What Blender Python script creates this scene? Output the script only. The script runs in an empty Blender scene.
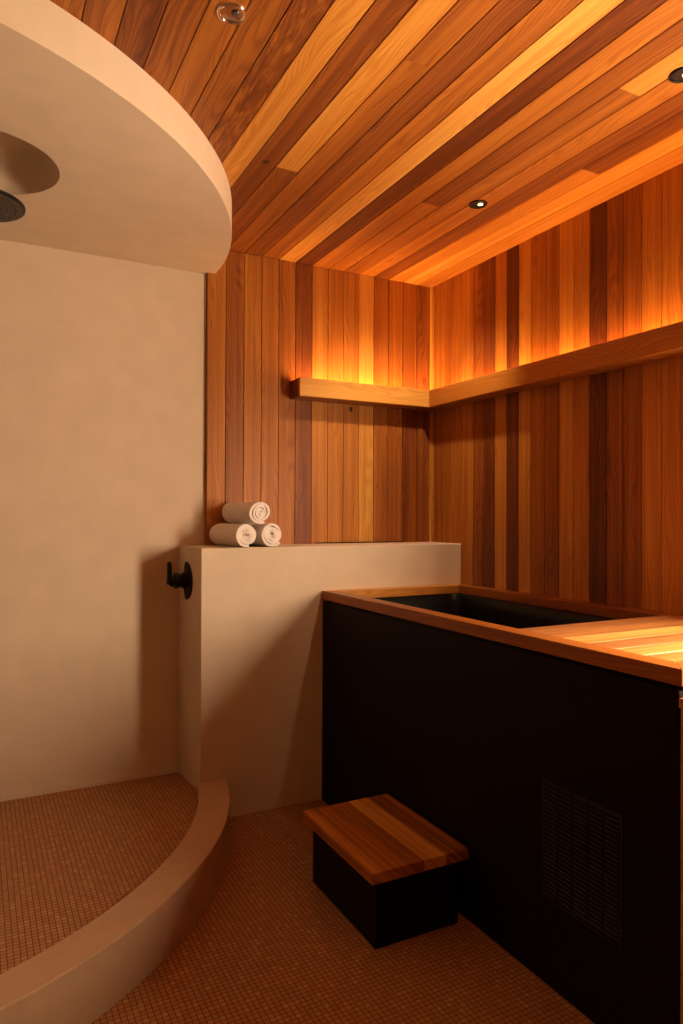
import bpy, bmesh, math, random
from mathutils import Vector, Matrix, noise
PI = math.pi
scn = bpy.context.scene
COL = scn.collection
rnd = random.Random(11)

# ------------------------------------------------------------------ room measures (metres)
EYE = 1.25
XR, YB, ZC = 2.1187, 3.0585, 2.452        # cedar right wall face, cedar back wall face, ceiling
YW = 3.080                                # plaster shower wall face
XT, YP, ZT = 1.359, 2.7954, 0.9205        # tub front face, low wall front face, tub rim height
XP, ZP = 0.8146, 1.1168                   # low wall left face, low wall top
XL, YF = -1.35, -1.3                      # left wall and wall behind the viewer
XW = 0.9137                                  # left edge of the cedar on the back wall
ZS, ZCURB, ZSH = 2.335, 0.167, 0.126       # canopy soffit, curb top, shower floor
MOD = 0.0858
WIN = 98                                  # brightness of the daylit frosted window

# ------------------------------------------------------------------ helpers
def link(o, parent=None):
    COL.objects.link(o)
    if parent: o.parent = parent
    return o

def obj(name, bm, mat, parent=None, smooth=False):
    bmesh.ops.recalc_face_normals(bm, faces=bm.faces)
    me = bpy.data.meshes.new(name); bm.to_mesh(me); bm.free()
    for m in (mat if isinstance(mat, (list, tuple)) else [mat]): me.materials.append(m)
    if smooth:
        for p in me.polygons: p.use_smooth = True
    return link(bpy.data.objects.new(name, me), parent)

def bevel(o, w=0.003, seg=2):
    m = o.modifiers.new('bevel', 'BEVEL'); m.width = w; m.segments = seg; m.limit_method = 'ANGLE'; m.angle_limit = math.radians(35)
    return o

def tag(o, label=None, cat=None, group=None, kind=None):
    if label: o['label'] = label
    if cat: o['category'] = cat
    if group: o['group'] = group
    if kind: o['kind'] = kind
    return o

def thing(name, label, cat, loc, group=None):
    o = bpy.data.objects.new(name, None); COL.objects.link(o); o.location = loc
    o.empty_display_size = .05
    return tag(o, label, cat, group)

def struct(name, bm, mat):
    return tag(obj(name, bm, mat), kind='structure')

def add_box(bm, x0, x1, y0, y1, z0, z1):
    v = [bm.verts.new(p) for p in ((x0,y0,z0),(x1,y0,z0),(x1,y1,z0),(x0,y1,z0),(x0,y0,z1),(x1,y0,z1),(x1,y1,z1),(x0,y1,z1))]
    for f in ((0,3,2,1),(4,5,6,7),(0,1,5,4),(1,2,6,5),(2,3,7,6),(3,0,4,7)): bm.faces.new([v[i] for i in f])

def box_bm(*a):
    bm = bmesh.new(); add_box(bm, *a); return bm

def prism(bm, pts, z0, z1):
    a = [bm.verts.new((x, y, z0)) for x, y in pts]; b = [bm.verts.new((x, y, z1)) for x, y in pts]
    n = len(pts)
    bm.faces.new(a[::-1]); bm.faces.new(b)
    for i in range(n): bm.faces.new((a[i], a[(i+1) % n], b[(i+1) % n], b[i]))

def lathe(bm, prof, n=48, M=Matrix()):
    """prof: list of (r, z); revolved about local z, moved by M"""
    rings = []
    for r, z in prof:
        if r < 1e-6: rings.append([bm.verts.new(M @ Vector((0, 0, z)))])
        else: rings.append([bm.verts.new(M @ Vector((r*math.cos(2*PI*k/n), r*math.sin(2*PI*k/n), z))) for k in range(n)])
    for a, b in zip(rings, rings[1:]):
        for k in range(n):
            k2 = (k+1) % n
            if len(a) == 1 and len(b) == 1: continue
            if len(a) == 1: bm.faces.new((a[0], b[k], b[k2]))
            elif len(b) == 1: bm.faces.new((a[k], b[0], a[k2]))
            else: bm.faces.new((a[k], b[k], b[k2], a[k2]))

# ------------------------------------------------------------------ materials
def new_mat(name):
    m = bpy.data.materials.new(name); m.use_nodes = True
    nt = m.node_tree; b = nt.nodes['Principled BSDF']
    return m, nt, b

def N(nt, t, **kw):
    n = nt.nodes.new(t)
    for k, v in kw.items():
        if k in n.inputs.keys() if hasattr(n.inputs, 'keys') else False: n.inputs[k].default_value = v
        else: setattr(n, k, v)
    return n

def math_n(nt, op, a, b=None, c=None):
    n = nt.nodes.new('ShaderNodeMath'); n.operation = op
    for i, v in enumerate((a, b, c)):
        if v is None: continue
        if isinstance(v, (int, float)): n.inputs[i].default_value = v
        else: nt.links.new(v, n.inputs[i])
    return n.outputs[0]

def cedar(name, rough=.42, spec=.22, pale=0.0, shift=0.0, knots=(), coat=0.0, contrast=1.0):
    m, nt, b = new_mat(name); L = nt.links.new
    uv = N(nt, 'ShaderNodeUVMap', uv_map='grain')
    at = N(nt, 'ShaderNodeAttribute', attribute_name='tone')
    fig = N(nt, 'ShaderNodeAttribute', attribute_name='figure')
    def mapped(sx, sy):
        mp = N(nt, 'ShaderNodeMapping'); mp.inputs['Scale'].default_value = (sx, sy, 1); L(uv.outputs[0], mp.inputs[0]); return mp.outputs[0]
    def nz(sx, sy, detail=4, rough=.55, dist=0):
        n = N(nt, 'ShaderNodeTexNoise'); n.inputs['Scale'].default_value = 1; n.inputs['Detail'].default_value = detail
        n.inputs['Roughness'].default_value = rough; n.inputs['Distortion'].default_value = dist
        L(mapped(sx, sy), n.inputs['Vector']); return n.outputs[0]
    streak = nz(45, .8, 3)
    fine = nz(260, 4, 3)
    broad = nz(9, .7, 2)
    warp = nz(11, 1.6, 1)
    curl = nz(45, 9, 3, .6, 1.2)
    sep = N(nt, 'ShaderNodeSeparateXYZ'); L(uv.outputs[0], sep.inputs[0])
    ph = math_n(nt, 'MULTIPLY_ADD', warp, .14, sep.outputs[0])
    rings = math_n(nt, 'SINE', math_n(nt, 'MULTIPLY', ph, 620))
    rings = math_n(nt, 'MULTIPLY', math_n(nt, 'POWER', math_n(nt, 'MULTIPLY_ADD', rings, .5, .5), 2.0), -.12)
    t = math_n(nt, 'MULTIPLY_ADD', math_n(nt, 'SUBTRACT', streak, .5), .55*contrast, at.outputs['Fac'])
    t = math_n(nt, 'MULTIPLY_ADD', math_n(nt, 'SUBTRACT', broad, .5), .42*contrast, t)
    t = math_n(nt, 'MULTIPLY_ADD', math_n(nt, 'SUBTRACT', fine, .5), .26*contrast, t)
    t = math_n(nt, 'ADD', t, rings)
    cf = math_n(nt, 'MULTIPLY', math_n(nt, 'SUBTRACT', curl, .52), fig.outputs['Fac'])
    t = math_n(nt, 'MULTIPLY_ADD', cf, .9, t)
    t = math_n(nt, 'ADD', t, shift + .03)
    ramp = N(nt, 'ShaderNodeValToRGB'); cr = ramp.color_ramp
    cr.elements[0].position = 0.0; cr.elements[0].color = (.10, .026, .008, 1)
    cr.elements[1].position = 1.0; cr.elements[1].color = (.76, .42, .10, 1)
    for p, c in ((.22, (.19, .054, .014, 1)), (.45, (.36, .120, .020, 1)), (.7, (.54, .222, .037, 1))):
        e = cr.elements.new(p); e.color = c
    L(t, ramp.inputs[0]); colour = ramp.outputs[0]
    if pale:
        px = N(nt, 'ShaderNodeMix', data_type='RGBA'); px.inputs[0].default_value = pale; L(colour, px.inputs[6]); px.inputs[7].default_value = (.80, .60, .36, 1)
        colour = px.outputs[2]
    if knots:
        tc = N(nt, 'ShaderNodeNewGeometry')
        for kx, ky, kz, r in knots:
            vm = N(nt, 'ShaderNodeVectorMath', operation='DISTANCE'); L(tc.outputs['Position'], vm.inputs[0]); vm.inputs[1].default_value = (kx, ky, kz)
            mr = N(nt, 'ShaderNodeMapRange'); mr.inputs['From Min'].default_value = r*.5; mr.inputs['From Max'].default_value = r*1.4
            mr.inputs['To Min'].default_value = 1; mr.inputs['To Max'].default_value = 0; L(vm.outputs['Value'], mr.inputs[0])
            mx = N(nt, 'ShaderNodeMix', data_type='RGBA'); L(mr.outputs[0], mx.inputs[0]); L(colour, mx.inputs[6]); mx.inputs[7].default_value = (.03, .01, .005, 1)
            colour = mx.outputs[2]
    L(colour, b.inputs['Base Color'])
    b.inputs['Roughness'].default_value = rough
    b.inputs['Specular IOR Level'].default_value = spec
    b.inputs['Coat Weight'].default_value = coat; b.inputs['Coat Roughness'].default_value = .25
    bp = N(nt, 'ShaderNodeBump'); bp.inputs['Strength'].default_value = .12; bp.inputs['Distance'].default_value = .002
    L(math_n(nt, 'ADD', streak, fine), bp.inputs['Height']); L(bp.outputs[0], b.inputs['Normal'])
    return m

def plaster(name, col, rough=.75, var=.05, bump=.25, scale=7):
    m, nt, b = new_mat(name); L = nt.links.new
    g = N(nt, 'ShaderNodeNewGeometry')
    n1 = N(nt, 'ShaderNodeTexNoise'); n1.inputs['Scale'].default_value = scale; n1.inputs['Detail'].default_value = 5; L(g.outputs['Position'], n1.inputs[0])
    n2 = N(nt, 'ShaderNodeTexNoise'); n2.inputs['Scale'].default_value = 160; n2.inputs['Detail'].default_value = 3; L(g.outputs['Position'], n2.inputs[0])
    r = N(nt, 'ShaderNodeValToRGB'); cr = r.color_ramp
    cr.elements[0].position = .3; cr.elements[1].position = .7
    cr.elements[0].color = tuple(c*(1-var*1.6) for c in col)+(1,); cr.elements[1].color = tuple(min(1, c*(1+var)) for c in col)+(1,)
    L(n1.outputs[0], r.inputs[0]); L(r.outputs[0], b.inputs['Base Color'])
    b.inputs['Roughness'].default_value = rough; b.inputs['Specular IOR Level'].default_value = .3
    bp = N(nt, 'ShaderNodeBump'); bp.inputs['Strength'].default_value = bump; bp.inputs['Distance'].default_value = .001
    L(n2.outputs[0], bp.inputs['Height']); L(bp.outputs[0], b.inputs['Normal'])
    return m

def simple(name, col, rough=.5, metal=0.0, spec=.5, emit=None, strength=0, noise_bump=0):
    m, nt, b = new_mat(name)
    g = N(nt, 'ShaderNodeNewGeometry')
    n1 = N(nt, 'ShaderNodeTexNoise'); n1.inputs['Scale'].default_value = 60; n1.inputs['Detail'].default_value = 3
    nt.links.new(g.outputs['Position'], n1.inputs[0])
    mr = N(nt, 'ShaderNodeMapRange'); mr.inputs['To Min'].default_value = max(0, rough-.015); mr.inputs['To Max'].default_value = min(1, rough+.015)
    nt.links.new(n1.outputs[0], mr.inputs[0]); nt.links.new(mr.outputs[0], b.inputs['Roughness'])
    b.inputs['Base Color'].default_value = (*col, 1); b.inputs['Metallic'].default_value = metal
    b.inputs['Specular IOR Level'].default_value = spec
    if emit: b.inputs['Emission Color'].default_value = (*emit, 1); b.inputs['Emission Strength'].default_value = strength
    if noise_bump:
        n2 = N(nt, 'ShaderNodeTexNoise'); n2.inputs['Scale'].default_value = 420; n2.inputs['Detail'].default_value = 2; nt.links.new(g.outputs['Position'], n2.inputs[0])
        bp = N(nt, 'ShaderNodeBump'); bp.inputs['Strength'].default_value = noise_bump; bp.inputs['Distance'].default_value = .003
        nt.links.new(n2.outputs[0], bp.inputs['Height']); nt.links.new(bp.outputs[0], b.inputs['Normal'])
    return m

def mosaic(name, tile=.0156):
    m, nt, b = new_mat(name); L = nt.links.new
    g = N(nt, 'ShaderNodeNewGeometry')
    sp = N(nt, 'ShaderNodeSeparateXYZ'); L(g.outputs['Position'], sp.inputs[0])
    x = math_n(nt, 'DIVIDE', sp.outputs[0], tile); y = math_n(nt, 'DIVIDE', sp.outputs[1], tile)
    fx = math_n(nt, 'ABSOLUTE', math_n(nt, 'SUBTRACT', math_n(nt, 'FRACT', x), .5)); fy = math_n(nt, 'ABSOLUTE', math_n(nt, 'SUBTRACT', math_n(nt, 'FRACT', y), .5))
    d = math_n(nt, 'MAXIMUM', fx, fy)
    grout = N(nt, 'ShaderNodeMapRange'); grout.inputs['From Min'].default_value = .405; grout.inputs['From Max'].default_value = .455; L(d, grout.inputs[0])
    cb = N(nt, 'ShaderNodeCombineXYZ'); L(math_n(nt, 'FLOOR', x), cb.inputs[0]); L(math_n(nt, 'FLOOR', y), cb.inputs[1])
    wn = N(nt, 'ShaderNodeTexWhiteNoise', noise_dimensions='2D'); L(cb.outputs[0], wn.inputs['Vector'])
    r = N(nt, 'ShaderNodeValToRGB'); cr = r.color_ramp
    cr.elements[0].position = 0; cr.elements[0].color = (.385, .19, .08, 1); cr.elements[1].position = 1; cr.elements[1].color = (.53, .29, .13, 1)
    e = cr.elements.new(.8); e.color = (.45, .225, .098, 1)
    L(wn.outputs[0], r.inputs[0])
    mx = N(nt, 'ShaderNodeMix', data_type='RGBA'); L(grout.outputs[0], mx.inputs[0]); L(r.outputs[0], mx.inputs[6]); mx.inputs[7].default_value = (.15, .06, .022, 1)
    L(mx.outputs[2], b.inputs['Base Color'])
    ro = N(nt, 'ShaderNodeMapRange'); ro.inputs['To Min'].default_value = .5; ro.inputs['To Max'].default_value = .85; L(grout.outputs[0], ro.inputs[0]); L(ro.outputs[0], b.inputs['Roughness'])
    b.inputs['Specular IOR Level'].default_value = .3
    bp = N(nt, 'ShaderNodeBump'); bp.invert = True; bp.inputs['Strength'].default_value = .5; bp.inputs['Distance'].default_value = .001
    L(grout.outputs[0], bp.inputs['Height']); L(bp.outputs[0], b.inputs['Normal'])
    return m

M_wall = cedar('cedar_boards', knots=((1.642, YB, 1.781, .010), (1.643, YB, 1.770, .007)))
M_ceil = cedar('cedar_ceiling_boards', shift=-.05, knots=((.868, 2.235, ZC, .013),))
M_rim = cedar('oiled_cedar', rough=.34, contrast=.6)
M_top = cedar('step_cedar', rough=.38, contrast=1.7)
M_cover = cedar('cover_cedar', rough=.36, spec=.5, contrast=1.7, coat=.5, pale=.07)
M_plaster = plaster('warm_lime_plaster', (.70, .585, .445), var=.03, scale=9)
M_curb = plaster('curb_plaster', (.50, .345, .215), var=.03, scale=20, bump=.4)
M_mosaic = mosaic('small_stone_mosaic')
M_black = simple('black_shell', (.0075, .0035, .0028), rough=.6, spec=.12)
M_basin = simple('black_basin', (.004, .004, .005), rough=.4, spec=.22)
M_blackmetal = simple('matt_black_metal', (.014, .013, .013), rough=.38, metal=.6)
M_headface = simple('dark_spray_face', (.05, .042, .038), rough=.5, metal=.3)
M_chrome = simple('chrome', (.80, .76, .72), rough=.10, metal=1)
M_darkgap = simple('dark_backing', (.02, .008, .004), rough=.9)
M_towel = simple('white_terry', (.92, .86, .82), rough=.95, spec=.1, noise_bump=.8)
M_bulb = simple('lit_lamp', (1, .9, .7), emit=(1, .72, .30), strength=3.0)
M_bulb_dim = simple('lamp_lens', (.06, .05, .045), rough=.12)
M_led = simple('led_strip_glow', (1, .6, .3), emit=(1, .42, .10), strength=6)

# ------------------------------------------------------------------ boards
class Boards:
    """collects planks into one mesh with tone, figure and grain coordinates"""
    def __init__(s):
        s.bm = bmesh.new(); s.uv = s.bm.loops.layers.uv.new('grain')
        s.tone = s.bm.loops.layers.float.new('tone'); s.fig = s.bm.loops.layers.float.new('figure')
    def plank(s, o, a, w, n, W, Ln, T, tone, fig=0.0, ch=.0018):
        """o corner on the face plane, a along, w across, n out of the face"""
        o, a, w, n = (Vector(q) for q in (o, a, w, n)); bm = s.bm
        prof = [(0, -T), (0, -ch), (ch, 0), (W-ch, 0), (W, -ch), (W, -T)]
        A = [bm.verts.new(o + w*p + n*q) for p, q in prof]; B = [bm.verts.new(o + w*p + n*q + a*Ln) for p, q in prof]
        fs = [bm.faces.new(A[::-1]), bm.faces.new(B)]
        k = len(prof)
        for i in range(k): fs.append(bm.faces.new((A[i], A[(i+1) % k], B[(i+1) % k], B[i])))
        ou, ov = rnd.uniform(-40, 40), rnd.uniform(-40, 40)
        for f in fs:
            f.normal_update()
            for l in f.loops:
                d = l.vert.co - o
                l[s.uv].uv = (d.dot(w) + d.dot(n) + ou, d.dot(a) + ov)
                l[s.tone] = tone; l[s.fig] = fig
    def build(s, name, mat, parent=None): return obj(name, s.bm, mat, parent)

GAP = .0020
# back wall: vertical boards, first is leftmost
tb = [.62, .42, .58, .55, .50, .30, .62, .58, .62, .84, .42, .46, .32, .32]
B = Boards()
for i, t in enumerate(tb):
    B.plank((XW+i*MOD+GAP/2, YB, 0), (0,0,1), (1,0,0), (0,-1,0), MOD-GAP if i < 13 else XR-(XW+13*MOD)-.002, ZC-.001, .018, t, .25 if i in (5,) else 0)
add_box(B.bm, XW+.0005, XR+.05, YB+.017, YW+.12, 0, ZC)
wall_back = B.build('wall_back', M_wall); tag(wall_back, kind='structure')
# right wall
seams = [3.0565, 3.0325, 2.951, 2.87, 2.789, 2.708, 2.632, 2.546, 2.467, 2.387, 2.309, 2.226, 2.145, 2.065, 1.984, 1.9, 1.823, 1.742, 1.66, 1.58]
tr = [.66, .48, .52, .50, .56, .34, .22, .64, .12, .74, .50, .40, .72, .60, .08, .38, .38, .62, .56]
while seams[-1] > YF: seams.append(seams[-1]-.0811); tr.append(rnd.choice([.3, .45, .55, .7, .2, .6]))
WY0, WY1, WZ0, WZ1 = min(seams, key=lambda q: abs(q-.60)), min(seams, key=lambda q: abs(q-1.09)), .99, 1.775     # window opening below the ledge
B = Boards()
for i, t in enumerate(tr):
    y0, y1 = max(seams[i+1], YF), seams[i]
    cut = y0 > WY0-.01 and y1 < WY1+.01
    for z0, z1 in (((0, WZ0), (WZ1, ZC)) if cut else ((0, ZC),)):
        if i == 0: continue
    B.plank((XR if i else XR-.004, y0+GAP/2, z0), (0,0,1), (0,1,0), (-1,0,0), y1-y0-GAP, z1-z0-.001, .018, t, .3 if i in (13,) else 0)
for c in ((YF, WY0, 0, ZC), (WY1, YB-.001, 0, ZC), (WY0, WY1, 0, WZ0), (WY0, WY1, WZ1, ZC)): add_box(B.bm, XR+.017, XR+.12, *c)
tag(B.build('wall_right', M_wall), kind='structure')
bm = bmesh.new()
for c in ((WY0, WY0+.03, WZ0, WZ1), (WY1-.03, WY1, WZ0, WZ1), (WY0+.03, WY1-.03, WZ0, WZ0+.03), (WY0+.03, WY1-.03, WZ1-.03, WZ1)): add_box(bm, XR+.002, XR+.07, *c)
win = bevel(struct('window_1', bm, M_darkgap), .002)
pane = obj('pane', box_bm(XR+.03, XR+.036, WY0+.03, WY1-.03, WZ0+.03, WZ1-.03), simple('daylit_frosted_glass', (.8, .8, .8), emit=(1, .715, .455), strength=WIN), win)
bm = bmesh.new(); uvl = bm.loops.layers.uv.new('grain'); tn = bm.loops.layers.float.new('tone'); bm.loops.layers.float.new('figure')
prism(bm, [(XR-.008, YB), (XR, YB-.0240), (XR, YB)], 0, ZC-.001)
for f_ in bm.faces:
    for l_ in f_.loops: l_[uvl].uv = (l_.vert.co.y*.7, l_.vert.co.z); l_[tn] = .9
struct('trim_3', bm, M_wall)
# ceiling: boards run towards the back wall
jn = {0: [(2.251, .82, .36)], 1: [(1.56, .46, .44)], 7: [(2.244, .30, .55)], 8: [(1.387, .82, .50)], 11: [(1.769, .30, .72)],
      -6: [(.9, .5, .4)], 3: [(.4, .3, .5)], 5: [(.2, .6, .14)]}
tc = {-1: .28, -2: .80, -3: .36, -4: .36, -5: .52, -6: .50, -7: .28, -8: .46, -9: .52, -10: .44, 0: .82, 1: .42, 2: .33, 3: .50, 4: .92,
      5: .27, 6: .56, 7: .30, 8: .5, 9: .60, 10: .30, 11: .4, 12: .84, 13: .64}
B = Boards()
i = 13
SK = .0045                                # the ceiling boards run very slightly askew
while True:
    x0 = XW + i*MOD
    if x0 < XL: break
    w = MOD-GAP if i < 13 else XR-x0+.04
    fig = 1.0 if i == -3 else (.35 if i == 5 else 0)
    segs = []
    if i in jn:
        yj, near, far = jn[i][0]; segs = [(YF, yj, near), (yj, YB, far)]
    else: segs = [(YF, YB, tc.get(i, rnd.choice([.3, .5, .6, .4])))]
    for y0, y1, t in segs:
        if x0 < XW - .001 and y1 == YB: y1 = YW
        B.plank((x0+GAP/2-(YB-y0)*SK, y0+.0006, ZC), (SK,1,0), (1,-SK,0), (0,0,-1), w, y1-y0-.0012, .018, t, fig)
    i -= 1
add_box(B.bm, XL, XR+.12, YF, YW+.12, ZC+.017, ZC+.12)
tag(B.build('ceiling', M_ceil), kind='structure')

# ------------------------------------------------------------------ plastered shell
struct('wall_shower', box_bm(XL, XW, YW, YW+.12, 0, ZC+.1), M_plaster)
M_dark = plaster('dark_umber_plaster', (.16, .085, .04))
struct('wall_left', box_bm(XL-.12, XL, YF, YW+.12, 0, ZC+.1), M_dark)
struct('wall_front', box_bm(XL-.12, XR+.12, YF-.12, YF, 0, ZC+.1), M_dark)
struct('floor', box_bm(XL, XR+.1, YF, YW+.1, -.1, 0), M_mosaic)
# low wall behind tub: L-shaped in plan
bm = bmesh.new(); prism(bm, [(XP, YP), (XR, YP), (XR, YB), (XW, YB), (XW, YW), (XP-.020, YW)], 0, ZP)
low = bevel(struct('wall_low', bm, M_plaster), .004, 3)
# dark strip modelled as the shadow line between low wall top and cedar
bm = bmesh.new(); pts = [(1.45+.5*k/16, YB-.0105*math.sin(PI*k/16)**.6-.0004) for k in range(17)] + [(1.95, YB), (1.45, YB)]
prism(bm, pts, ZP-.001, ZP+.0055); struct('shadow_strip', bm, M_darkgap)

# curb and shower floor
CX, CY, RO, RI = -.492, 3.045, 1.438, 1.318
def arc(R, yend, xl, n=64, c=(CX, CY)):
    a1 = math.asin((yend-c[1])/R); a0 = -PI + math.acos((c[0]-xl)/R) if xl > c[0]-R else -PI
    a0 = -(PI - math.acos((c[0]-xl)/R))
    return [(c[0]+R*math.cos(a0+(a1-a0)*k/n), c[1]+R*math.sin(a0+(a1-a0)*k/n)) for k in range(n+1)]
o_, i_ = arc(RO, YP, XL), arc(RI, YP, XL)
bm = bmesh.new()
for z0, z1 in ((0, ZCURB),):
    ov = [[bm.verts.new((x, y, z)) for x, y in o_] for z in (z0, z1)]; iv = [[bm.verts.new((x, y, z)) for x, y in i_] for z in (z0, z1)]
    for k in range(64):
        bm.faces.new((ov[0][k], ov[0][k+1], ov[1][k+1], ov[1][k])); bm.faces.new((iv[0][k+1], iv[0][k], iv[1][k], iv[1][k+1]))
        bm.faces.new((ov[1][k], ov[1][k+1], iv[1][k+1], iv[1][k])); bm.faces.new((ov[0][k+1], ov[0][k], iv[0][k], iv[0][k+1]))
    for k in (0, 64): bm.faces.new((ov[0][k], ov[1][k], iv[1][k], iv[0][k]))
bevel(struct('trim_2', bm, M_curb), .004, 3)
bm = bmesh.new(); ff = arc(RI+.01, YP, XL) ; prism(bm, ff + [(XP-.0, YP), (XP-.020, YW), (XL, YW)], .02, ZSH)
struct('floor_shower', bm, M_mosaic)
struct('baseboard_shower', box_bm(XL, XP-.018, YW-.016, YW, ZSH, ZSH+.016), M_plaster)

# canopy over shower with round recess
KX, KY, KR = -.510, 3.07, 1.459
HX, HY, HR = .012, 2.425, .222
bm = bmesh.new()
ca = [( KX+KR*math.cos(a), KY+KR*math.sin(a)) for a in [(-(PI-math.acos((KX-XL)/KR))) + ((math.asin((YB-KY)/KR)) + (PI-math.acos((KX-XL)/KR)))*k/96 for k in range(97)]]
outer = ca + [(XW+.0, YB-.0), (XW+.0, YW), (XL, YW)]
lo = [bm.verts.new((x, y, ZS)) for x, y in outer]; hi = [bm.verts.new((x, y, ZC-.001)) for x, y in outer]
n = len(outer); edges = [bm.edges.new((lo[k], lo[(k+1) % n])) for k in range(n)]
hl = [bm.verts.new((HX+HR*math.cos(2*PI*k/64), HY+HR*math.sin(2*PI*k/64), ZS)) for k in range(64)]
he = [bm.edges.new((hl[k], hl[(k+1) % 64])) for k in range(64)]
bmesh.ops.triangle_fill(bm, use_beauty=True, use_dissolve=False, edges=edges+he, normal=(0, 0, -1))
for k in range(n): bm.faces.new((lo[k], lo[(k+1) % n], hi[(k+1) % n], hi[k]))
bm.faces.new(hi)
prev = hl
for r, z in ((HR, ZS+.05), (HR*.97, ZS+.075), (HR*.86, ZS+.094), (HR*.6, ZS+.104), (.02, ZS+.107)):
    cur = [bm.verts.new((HX+r*math.cos(2*PI*k/64), HY+r*math.sin(2*PI*k/64), z)) for k in range(64)]
    for k in range(64): bm.faces.new((prev[k], prev[(k+1) % 64], cur[(k+1) % 64], cur[k]))
    prev = cur
bm.faces.new(prev)
canopy = struct('ceiling_shower', bm, M_plaster)
for p in canopy.data.polygons:
    c = p.center
    if (abs(p.normal.z) < .2 and len(p.vertices) == 4 and c.y < YB-.01 and c.x > XL+.01) or (Vector((c.x-HX, c.y-HY)).length < HR*.995 and c.z > ZS+.001 and c.z < ZC-.005): p.use_smooth = True

canopy.modifiers.new('es', 'EDGE_SPLIT').split_angle = math.radians(50)

# ------------------------------------------------------------------ tub
ZR = ZT-.038
tub = thing('bathtub', 'black sided soaking tub with a cedar rim, standing against the low plaster wall', 'bathtub', ((XT+XR)/2, 1.9, 0))
def put(o, root):
    o.parent = root; o.matrix_parent_inverse = Matrix.Translation(root.location).inverted(); return o
SX0, SX1, SY0, SY1 = XT+.003, XR-.002, 1.021, YP-.001      # shell
IX0, IX1, IY0, IY1 = XT+.075, XR-.075, 1.12, YP-.062      # basin opening
bm = bmesh.new()
def ring(x0, x1, y0, y1, z, r=0, n=6):
    if r <= 0: return [(x0,y0,z),(x1,y0,z),(x1,y1,z),(x0,y1,z)]
    out = []
    for cx, cy, a in ((x1-r, y0+r, -PI/2), (x1-r, y1-r, 0), (x0+r, y1-r, PI/2), (x0+r, y0+r, PI)):
        for k in range(n+1): out.append((cx+r*math.cos(a+PI/2*k/n), cy+r*math.sin(a+PI/2*k/n), z))
    return out
# shell: four panels plus recessed black band under the rim
bm = bmesh.new()
add_box(bm, SX0, SX0+.02, SY0, SY1, 0, ZR-.012); add_box(bm, SX1-.02, SX1, SY0, SY1, 0, ZR-.012)
add_box(bm, SX0+.0201, SX1-.0201, SY0, SY0+.02, 0, ZR-.012); add_box(bm, SX0+.0201, SX1-.0201, SY1-.02, SY1, 0, ZR-.012)
put(bevel(obj('shell', bm, M_black), .002), tub)
def loft(bm, rings, close_last=True):
    prev = None
    for R_ in rings:
        cur = [bm.verts.new(p) for p in R_]
        if prev:
            for k in range(len(cur)): bm.faces.new((prev[k], prev[(k+1) % len(cur)], cur[(k+1) % len(cur)], cur[k]))
        prev = cur
    if close_last: bm.faces.new(prev)
bm = bmesh.new()
loft(bm, [ring(SX0+.012, SX1-.002, SY0+.01, SY1-.002, ZR-.03, .01), ring(SX0+.012, SX1-.002, SY0+.01, SY1-.002, ZR-.0005, .01),
          ring(IX0-.004, IX1+.004, IY0-.004, IY1+.004, ZR-.0005, .04), ring(IX0, IX1, IY0, IY1, ZR-.006, .04), ring(IX0+.004, IX1-.004, IY0+.01, IY1-.01, ZR-.05, .045),
          ring(IX0+.02, IX1-.02, IY0+.03, IY1-.03, .25, .06), ring(IX0+.05, IX1-.05, IY0+.07, IY1-.07, .14, .06)])
put(obj('basin', bm, M_basin, smooth=True), tub)
basin = tub.children[-1]
es = basin.modifiers.new('es', 'EDGE_SPLIT'); es.split_angle = math.radians(40)
# four mitred rim boards
RW = .062
Y0, Y1, X0, X1 = 1.013, YP-.0005, XT, XR-.0008
def mitre(pts, long_dir, tone):
    bm = bmesh.new(); uvl = bm.loops.layers.uv.new('grain'); tn = bm.loops.layers.float.new('tone'); bm.loops.layers.float.new('figure')
    prism(bm, pts, ZR, ZT); ou = rnd.uniform(-30, 30)
    for f in bm.faces:
        for l in f.loops:
            c = l.vert.co
            l[uvl].uv = ((c.x+c.z+ou, c.y) if long_dir == 'y' else (c.y+c.z+ou, c.x)); l[tn] = tone
    put(bevel(obj('rim_board', bm, M_rim), .002), tub)
g = .0003
mitre([(X0, Y0), (X0+RW, Y0+RW+g), (X0+RW, Y1-RW-g), (X0, Y1-g)], 'y', .42)
mitre([(X1, Y0), (X1, Y1-g), (X1-RW, Y1-RW-g), (X1-RW, Y0+RW+g)], 'y', .40)
mitre([(X0+g, Y0), (X1-g, Y0), (X1-RW-g, Y0+RW), (X0+RW+g, Y0+RW)], 'x', .5)
mitre([(X0+g, Y1), (X0+RW+g, Y1-RW), (X1-RW-g, Y1-RW), (X1-g, Y1)], 'x', .72)
# service grille on the front
bm = bmesh.new()
gy0, gy1, gz0, gz1, gx = 1.17, 1.434, .229, .545, SX0
for a in ((gy0, gy1, gz0, gz0+.006), (gy0, gy1, gz1-.006, gz1), (gy0, gy0+.006, gz0+.006, gz1-.006), (gy1-.006, gy1, gz0+.006, gz1-.006)):
    add_box(bm, gx-.003, gx-.0002, *a)
rows, cols = 26, 5
cw = (gy1-gy0-.012)/cols; rh = (gz1-gz0-.012)/rows
for c in range(cols):
    for r in range(rows):
        y = gy0+.006+c*cw; z = gz0+.006+r*rh
        v = [bm.verts.new(p) for p in ((gx-.0002, y+.002, z+.002), (gx-.0002, y+cw-.002, z+.002), (gx-.0045, y+cw-.002, z+rh*.75), (gx-.0045, y+.002, z+rh*.75), (gx-.0002, y+.002, z+rh*.95), (gx-.0002, y+cw-.002, z+rh*.95))]
        bm.faces.new((v[0], v[1], v[2], v[3])); bm.faces.new((v[3], v[2], v[5], v[4]))
gr = put(obj('service_grille', bm, simple('grille_black', (.0065, .0035, .003), rough=.5)), tub); gr['label'] = 'louvred black service grille'
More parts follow.
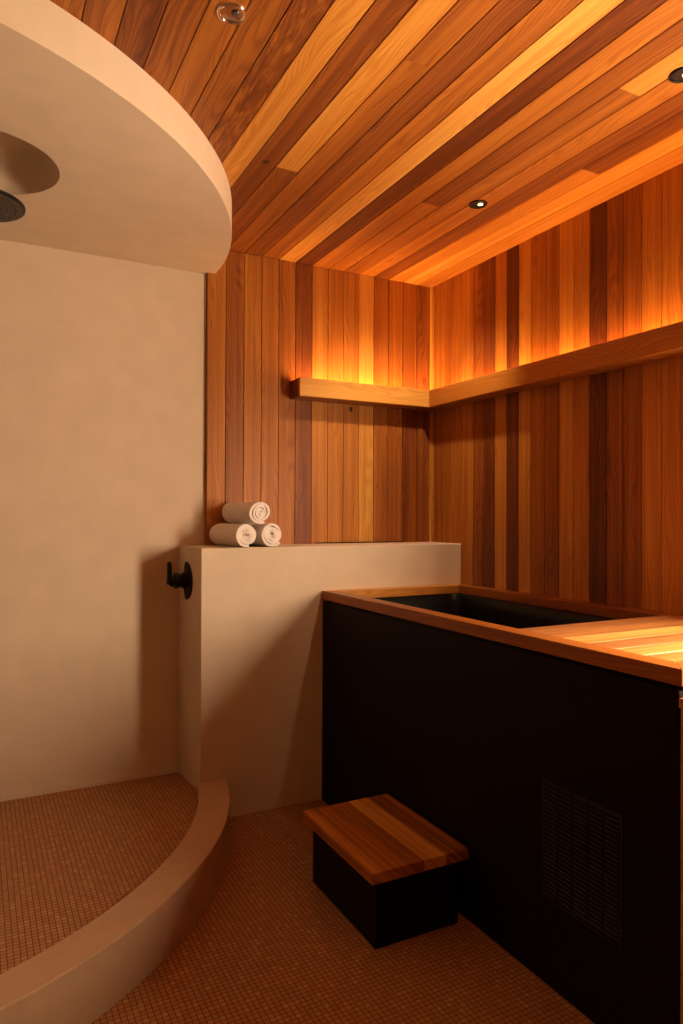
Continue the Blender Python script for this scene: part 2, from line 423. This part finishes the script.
add = bmesh.new(); add_box(add, gx-.006, gx-.0003, 1.262, 1.351, .549, .559)
bevel(obj('grille_latch', add, M_black, gr), .001)
bm = bmesh.new(); add_box(bm, gx-.004, gx-.0003, gy0, gy1, .214, .219)
obj('panel_lip', bm, M_basin, gr)

# slatted cover over the near part of the tub
cov = thing('tub_cover', 'slatted cedar cover board lying in the near half of the black tub', 'cover', ((XT+XR)/2, 1.35, ZR))
B = Boards(); ys = Y0+RW+.001; k = 0
ct = [.62, .85, .45, .80, .5, .4]
yc1 = 1.607; nsl = 6; sw = (yc1-ys)/nsl
for k in range(nsl):
    B.plank((X0+RW+.0015, ys+k*sw+.0005, ZT-.002), (1,0,0), (0,1,0), (0,0,1), sw-.001, X1-X0-2*RW-.003, .036, ct[k], 0, .0004)
put(B.build('slats', M_cover), cov)

# cedar end panel beside the tub
pan = thing('cedar_end_panel', 'vertical cedar end panel at the right picture edge, beside the tub corner', 'panel', (1.5, .85, 0))
B = Boards()
for k in range(4): B.plank((XT+.002, .62+k*.0995+.0005, .0), (0,0,1), (0,1,0), (-1,0,0), .0985, .836, .02, .7)
put(B.build('boards', M_wall), pan)
B = Boards(); B.plank((XT-.002, .61, .857), (0,1,0), (1,0,0), (0,0,1), .2, .408, .02, .7)
put(B.build('cap_board', M_rim), pan)

# ------------------------------------------------------------------ step stool
st = thing('step_stool', 'low black box step with a boarded cedar top standing on the mosaic floor', 'step stool', (1.18, 1.97, 0))
sb = bevel(obj('base', box_bm(1.031, 1.323, 1.757, 2.184, 0, .196), M_black), .002); put(sb, st)
B = Boards(); sx0, sx1 = 1.010, 1.352; tt = [.64, .42, .82, .36]; wd = [.0915, .0865, .079, .085]; x = sx0
for k in range(4):
    B.plank((x+.0003, 1.741, .230), (0,1,0), (1,0,0), (0,0,1), wd[k]-.0006, .481, .033, tt[k], 0, .0008); x += wd[k]
put(B.build('step_top', M_top), st)

# ------------------------------------------------------------------ light valances with LED strips
LZ0, LZ1, LXF, LYF, LXE = 1.800, 1.885, 2.025, 2.938, 1.314
def vplank(o, a, w, n, W, L_, T, tone): 
    b_ = Boards(); b_.plank(o, a, w, n, W, L_, T, tone, 0, .0015); return b_
v1 = thing('light_valance', 'short cedar light ledge on the back wall glowing above, left end open to view', 'light ledge', ((LXE+LXF)/2, YB, LZ0), 'cedar light ledges')
put(vplank((LXE, LYF, LZ0), (1,0,0), (0,0,1), (0,-1,0), LZ1-LZ0, LXF-LXE-.0004, .02, .92).build('face_board', M_rim), v1)
put(vplank((LXE+.0202, LYF+.0202, LZ0), (1,0,0), (0,1,0), (0,0,-1), YB-LYF-.0205, LXF-LXE+.07, .014, .4).build('bottom_board', M_rim), v1)
put(vplank((LXE, LYF+.0202, LZ0), (0,1,0), (0,0,1), (-1,0,0), LZ1-LZ0, YB-LYF-.0205, .02, .25).build('end_board', M_rim), v1)
led = obj('led_strip', box_bm(LXE+.03, XR-.02, LYF+.054, LYF+.066, LZ0+.0145, LZ0+.018), M_led); put(led, v1)
v2 = thing('light_valance', 'long cedar light ledge running along the right wall above the tub', 'light ledge', (XR, 1, LZ0), 'cedar light ledges')
put(vplank((LXF, YF+.001, LZ0), (0,1,0), (0,0,1), (-1,0,0), LZ1-LZ0, LYF-YF-.0016+.02, .02, .62).build('face_board', M_rim), v2)
put(vplank((LXF+.0202, YF+.001, LZ0), (0,1,0), (1,0,0), (0,0,-1), XR-LXF-.0205, LYF-YF-.002+.02, .014, .5).build('bottom_board', M_rim), v2)
put(obj('led_strip', box_bm(LXF+.052, LXF+.064, YF+.02, LYF+.02, LZ0+.0145, LZ0+.018), M_led), v2)

def area(name, loc, rot, sx, sy, power, col, parent=None, spread=PI):
    l = bpy.data.lights.new(name, 'AREA'); l.shape = 'RECTANGLE'; l.size = sx; l.size_y = sy; l.energy = power; l.color = col; l.spread = spread
    o = bpy.data.objects.new(name, l); COL.objects.link(o); o.location = loc; o.rotation_euler = rot
    if parent: put(o, parent)
    return o
LEDC = (1, .49, .15)
area('led_light', ((LXE+XR)/2+.01, LYF+.060, LZ0+.022), (PI, 0, 0), XR-LXE-.08, .05, 5.5, LEDC, v1)
area('led_light', (LXF+.055, (YF+LYF)/2, LZ0+.022), (PI, 0, 0), .045, LYF-YF-.06, 24, LEDC, v2)

# ------------------------------------------------------------------ downlights
def downlight(x, y, label, mat, bulb, group, r=.036, power=0, col=(1, .7, .4), aim=None, size=1.6, blend=.6, lit=True):
    t = thing('downlight', label, 'ceiling light', (x, y, ZC), group)
    Mx = Matrix.Translation((x, y, ZC))
    bm = bmesh.new(); lathe(bm, [(r, .0), (r, -.003), (r*.93, -.005), (r*.78, -.004), (r*.76, -.001), (r*.76, .0)], 40, Mx)
    put(obj('trim_ring', bm, mat, smooth=True), t)
    bm = bmesh.new(); lathe(bm, [(r*.76, -.0012), (r*.72, -.0012), (r*.55, -.0006), (r*.4, -.0004), (0, -.0004)], 40, Mx)
    rf = put(obj('reflector', bm, M_chrome if mat is M_chrome else M_darkgap, smooth=True), t)
    bm = bmesh.new(); lathe(bm, [(0, -.0045), (r*.20, -.004), (r*.27, -.003), (r*.27, -.0006), (0, -.0006)], 24, Mx @ Matrix.Translation((.008, -.004, 0)))
    obj('lamp', bm, bulb, rf, smooth=True)
    if power:
        l = bpy.data.lights.new('downlight_lamp', 'SPOT'); l.energy = power; l.color = col; l.spot_size = size; l.spot_blend = blend; l.shadow_soft_size = .03
        o = bpy.data.objects.new('downlight_lamp', l); COL.objects.link(o); o.location = (x, y, ZC-.02)
        d = Vector(aim or (x, y, 0)) - o.location
        o.rotation_euler = d.to_track_quat('-Z', 'Y').to_euler(); put(o, t)
    return t
WARM = (1, .62, .30)
downlight(1.708, 2.154, 'small black rimmed lit downlight over the open tub, nearer the back wall', M_blackmetal, M_bulb, 'black downlights over the tub', power=44, col=(1, .70, .42), size=1.3, blend=.85, aim=(1.88, 3.1, 1.25))
downlight(1.695, 1.261, 'black rimmed downlight cut by the right picture edge, above the tub cover', M_blackmetal, M_bulb, 'black downlights over the tub', power=14, col=WARM, size=.75, blend=.8, aim=(1.85, 1.30, .9))
downlight(.537, 1.61, 'chrome round downlight in the cedar ceiling beside the shower canopy', M_chrome, M_bulb_dim, None, r=.036, power=0)
downlight(1.69, .10, 'black rimmed fill downlight added unseen behind the viewer, over the end of the room', M_blackmetal, M_bulb, 'black downlights over the tub', power=2, col=(1, .68, .42), size=2.6, blend=.8)  # unseen lamp, added for weak fill from behind the camera
downlight(.45, .10, 'chrome round fill downlight added unseen behind the viewer by the entrance', M_chrome, M_bulb_dim, None, power=2, col=(1, .70, .45), size=2.6, blend=.8)  # second added fill lamp, out of view on the entrance side

# ------------------------------------------------------------------ shower fittings
sh = thing('rain_shower', 'round black rain shower head hanging below the recess in the canopy', 'shower head', (.0, 2.425, 2.2))
Mx = Matrix.Translation((.0, 2.425, 2.2)); hr = .135
bm = bmesh.new(); lathe(bm, [(hr-.004, 0), (hr, .003), (hr, .009), (hr-.004, .012), (.05, .016), (.03, .03), (0, .031)], 64, Mx); put(obj('disc', bm, M_blackmetal, smooth=True), sh)
sh.children[-1].modifiers.new('es', 'EDGE_SPLIT').split_angle = math.radians(35)
bm = bmesh.new(); lathe(bm, [(0, -.0006), (hr-.005, -.0006), (hr-.005, .0008), (0, .0008)], 64, Mx); fp = put(obj('spray_face', bm, M_headface), sh); fp['label'] = 'dark grey spray face with nozzles'
bm = bmesh.new()
for ringn, rr in enumerate((.02, .042, .064, .086, .108)):
    for k in range(6*(ringn+1)):
        a = 2*PI*k/(6*(ringn+1))+ringn*.3
        lathe(bm, [(0, -.0035), (.0028, -.0035), (.0036, -.0007), (0, -.0007)], 8, Matrix.Translation((rr*math.cos(a), 2.425+rr*math.sin(a), 2.2)))
obj('nozzles', bm, M_blackmetal, fp)
bm = bmesh.new(); lathe(bm, [(.011, .03), (.011, 2.4405-2.2), (0, 2.4405-2.2)], 24, Mx); put(obj('drop_pipe', bm, M_blackmetal, smooth=True), sh)
bm = bmesh.new(); lathe(bm, [(.0, .2325), (.028, .2325), (.03, .236), (.03, .2415), (0, .2415)], 32, Mx); put(obj('ceiling_flange', bm, M_blackmetal), sh)

va = thing('shower_valve', 'matt black shower valve with lever on the left side of the low wall', 'shower valve', (XP-.006, 2.975, .972))
Rm = Matrix.Translation((XP-.006, 2.975, .972)) @ Matrix.Rotation(-PI/2, 4, 'Y')
bm = bmesh.new(); lathe(bm, [(0, -.001), (.080, -.001), (.082, .004), (.080, .008), (.03, .010), (0, .010)], 56, Rm); put(obj('escutcheon', bm, M_blackmetal), va)
bm = bmesh.new(); lathe(bm, [(.034, .0095), (.034, .024), (.029, .026), (.029, .040), (.033, .041), (.033, .058), (.024, .061), (.024, .076), (0, .077)], 40, Rm); put(obj('body', bm, M_blackmetal), va)
bm = bmesh.new()
lathe(bm, [(0, -.016), (.012, -.014), (.014, -.004), (.011, .02), (.0095, .074), (.0075, .080), (0, .081)], 20, Matrix.Translation((XP-.084, 2.975, .972)) @ Matrix.Rotation(-.02, 4, 'Y'))
put(obj('lever', bm, M_blackmetal, smooth=True), va)

# ------------------------------------------------------------------ rolled towels
def towel(cx, cy, cz, r, L_, ang, phase, seed, label, flap=0.0):
    """spiral of terry cloth rolled about an axis running away from the viewer"""
    t = tag(bpy.data.objects.new('rolled_towel', None), label, 'towel', 'rolled towels on the low wall')
    th = .0132; turns = 3.6; n = 120; m = 22
    r_in = .003
    def P(s, side):
        a = phase + 2*PI*turns*s
        # s=1 outermost
        rc = r_in + (r-th/2-r_in)*s
        q = rc + side*th*.47
        q *= 1 + .05*math.sin(3*a*.5+seed*2)*(1-s)
        x, z = q*math.cos(a), q*math.sin(a)
        z *= .90
        return x, z
    bm = bmesh.new(); grid = []
    loop = [(k/n, 1) for k in range(n+1)] + [(k/n, -1) for k in range(n, -1, -1)]
    for j in range(m+1):
        v = j/m; row = []
        for s, side in loop:
            x, z = P(s, side)
            e = min(v, 1-v)*L_
            off = .006*math.sin(9*s*3+seed) * (1 if v > .5 else -1) * max(0, 1-e/.03)
            shr = 1 - .025*max(0, 1-e/.014)**2
            y = (v-.5)*L_ + off
            p = Vector((x*shr, y, z*shr))
            nn = noise.noise(p*55+Vector((seed*7, 0, 0)))*.0013 + noise.noise(p*16+Vector((0, seed*3, 0)))*.0022
            d = Vector((x, 0, z)); d = d.normalized() if d.length > 1e-5 else Vector((1, 0, 0))
            p += d*nn*(.4 + .6*s)
            row.append(bm.verts.new(p))
        grid.append(row)
    K = len(loop)
    for j in range(m):
        for k in range(K): bm.faces.new((grid[j][k], grid[j][(k+1) % K], grid[j+1][(k+1) % K], grid[j+1][k]))
    for j in (0, m):
        for k in range(n): bm.faces.new((grid[j][k], grid[j][k+1], grid[j][K-2-k], grid[j][K-1-k]))
    o = obj('rolled_towel', bm, M_towel, smooth=True)
    bpy.data.objects.remove(t)
    tag(o, label, 'towel', 'rolled towels on the low wall')
    o.location = (cx, cy, cz); o.rotation_euler = (0, 0, ang)
    o.modifiers.new('es', 'EDGE_SPLIT').split_angle = math.radians(60)
    return o
def end_phase(a): return a - 2*PI*3.6
towel(.991, 2.917, ZP+.0527, .0585, .243, .15, end_phase(PI*1.56), 1.3, 'white rolled towel at the bottom left of the stack of three, nearest the shower')
towel(1.110, 2.915, ZP+.0530, .0615, .238, .12, end_phase(PI*1.75), 2.9, 'white rolled towel at the bottom right of the stack of three')
towel(1.048, 2.921, ZP+.1480, .0580, .243, .20, end_phase(PI*1.62), 4.4, 'white rolled towel lying on top of the other two')

# ------------------------------------------------------------------ world, camera, view
w = bpy.data.worlds.new('world'); scn.world = w; w.use_nodes = True
w.node_tree.nodes['Background'].inputs[0].default_value = (.02, .012, .008, 1); w.node_tree.nodes['Background'].inputs[1].default_value = .3
f, yaw, pitch, roll = 703.5868, .4799, .0057, .0039
fwd = Vector((math.sin(yaw)*math.cos(pitch), math.cos(yaw)*math.cos(pitch), math.sin(pitch)))
rt = Vector((math.cos(yaw), -math.sin(yaw), 0)); up = rt.cross(fwd)
rt2 = math.cos(roll)*rt + math.sin(roll)*up; up2 = -math.sin(roll)*rt + math.cos(roll)*up
cam = bpy.data.cameras.new('camera'); co = bpy.data.objects.new('camera', cam); COL.objects.link(co)
cam.sensor_fit = 'HORIZONTAL'; cam.sensor_width = 36; cam.lens = f/683*36; cam.clip_start = .02
Mc = Matrix((rt2, up2, -fwd)).transposed().to_4x4(); Mc.translation = (0, 0, EYE); co.matrix_world = Mc
scn.camera = co
vs = scn.view_settings; vs.view_transform = 'Standard'; vs.look = 'None'; vs.gamma = 1; vs.use_curve_mapping = False; vs.exposure = 0.0
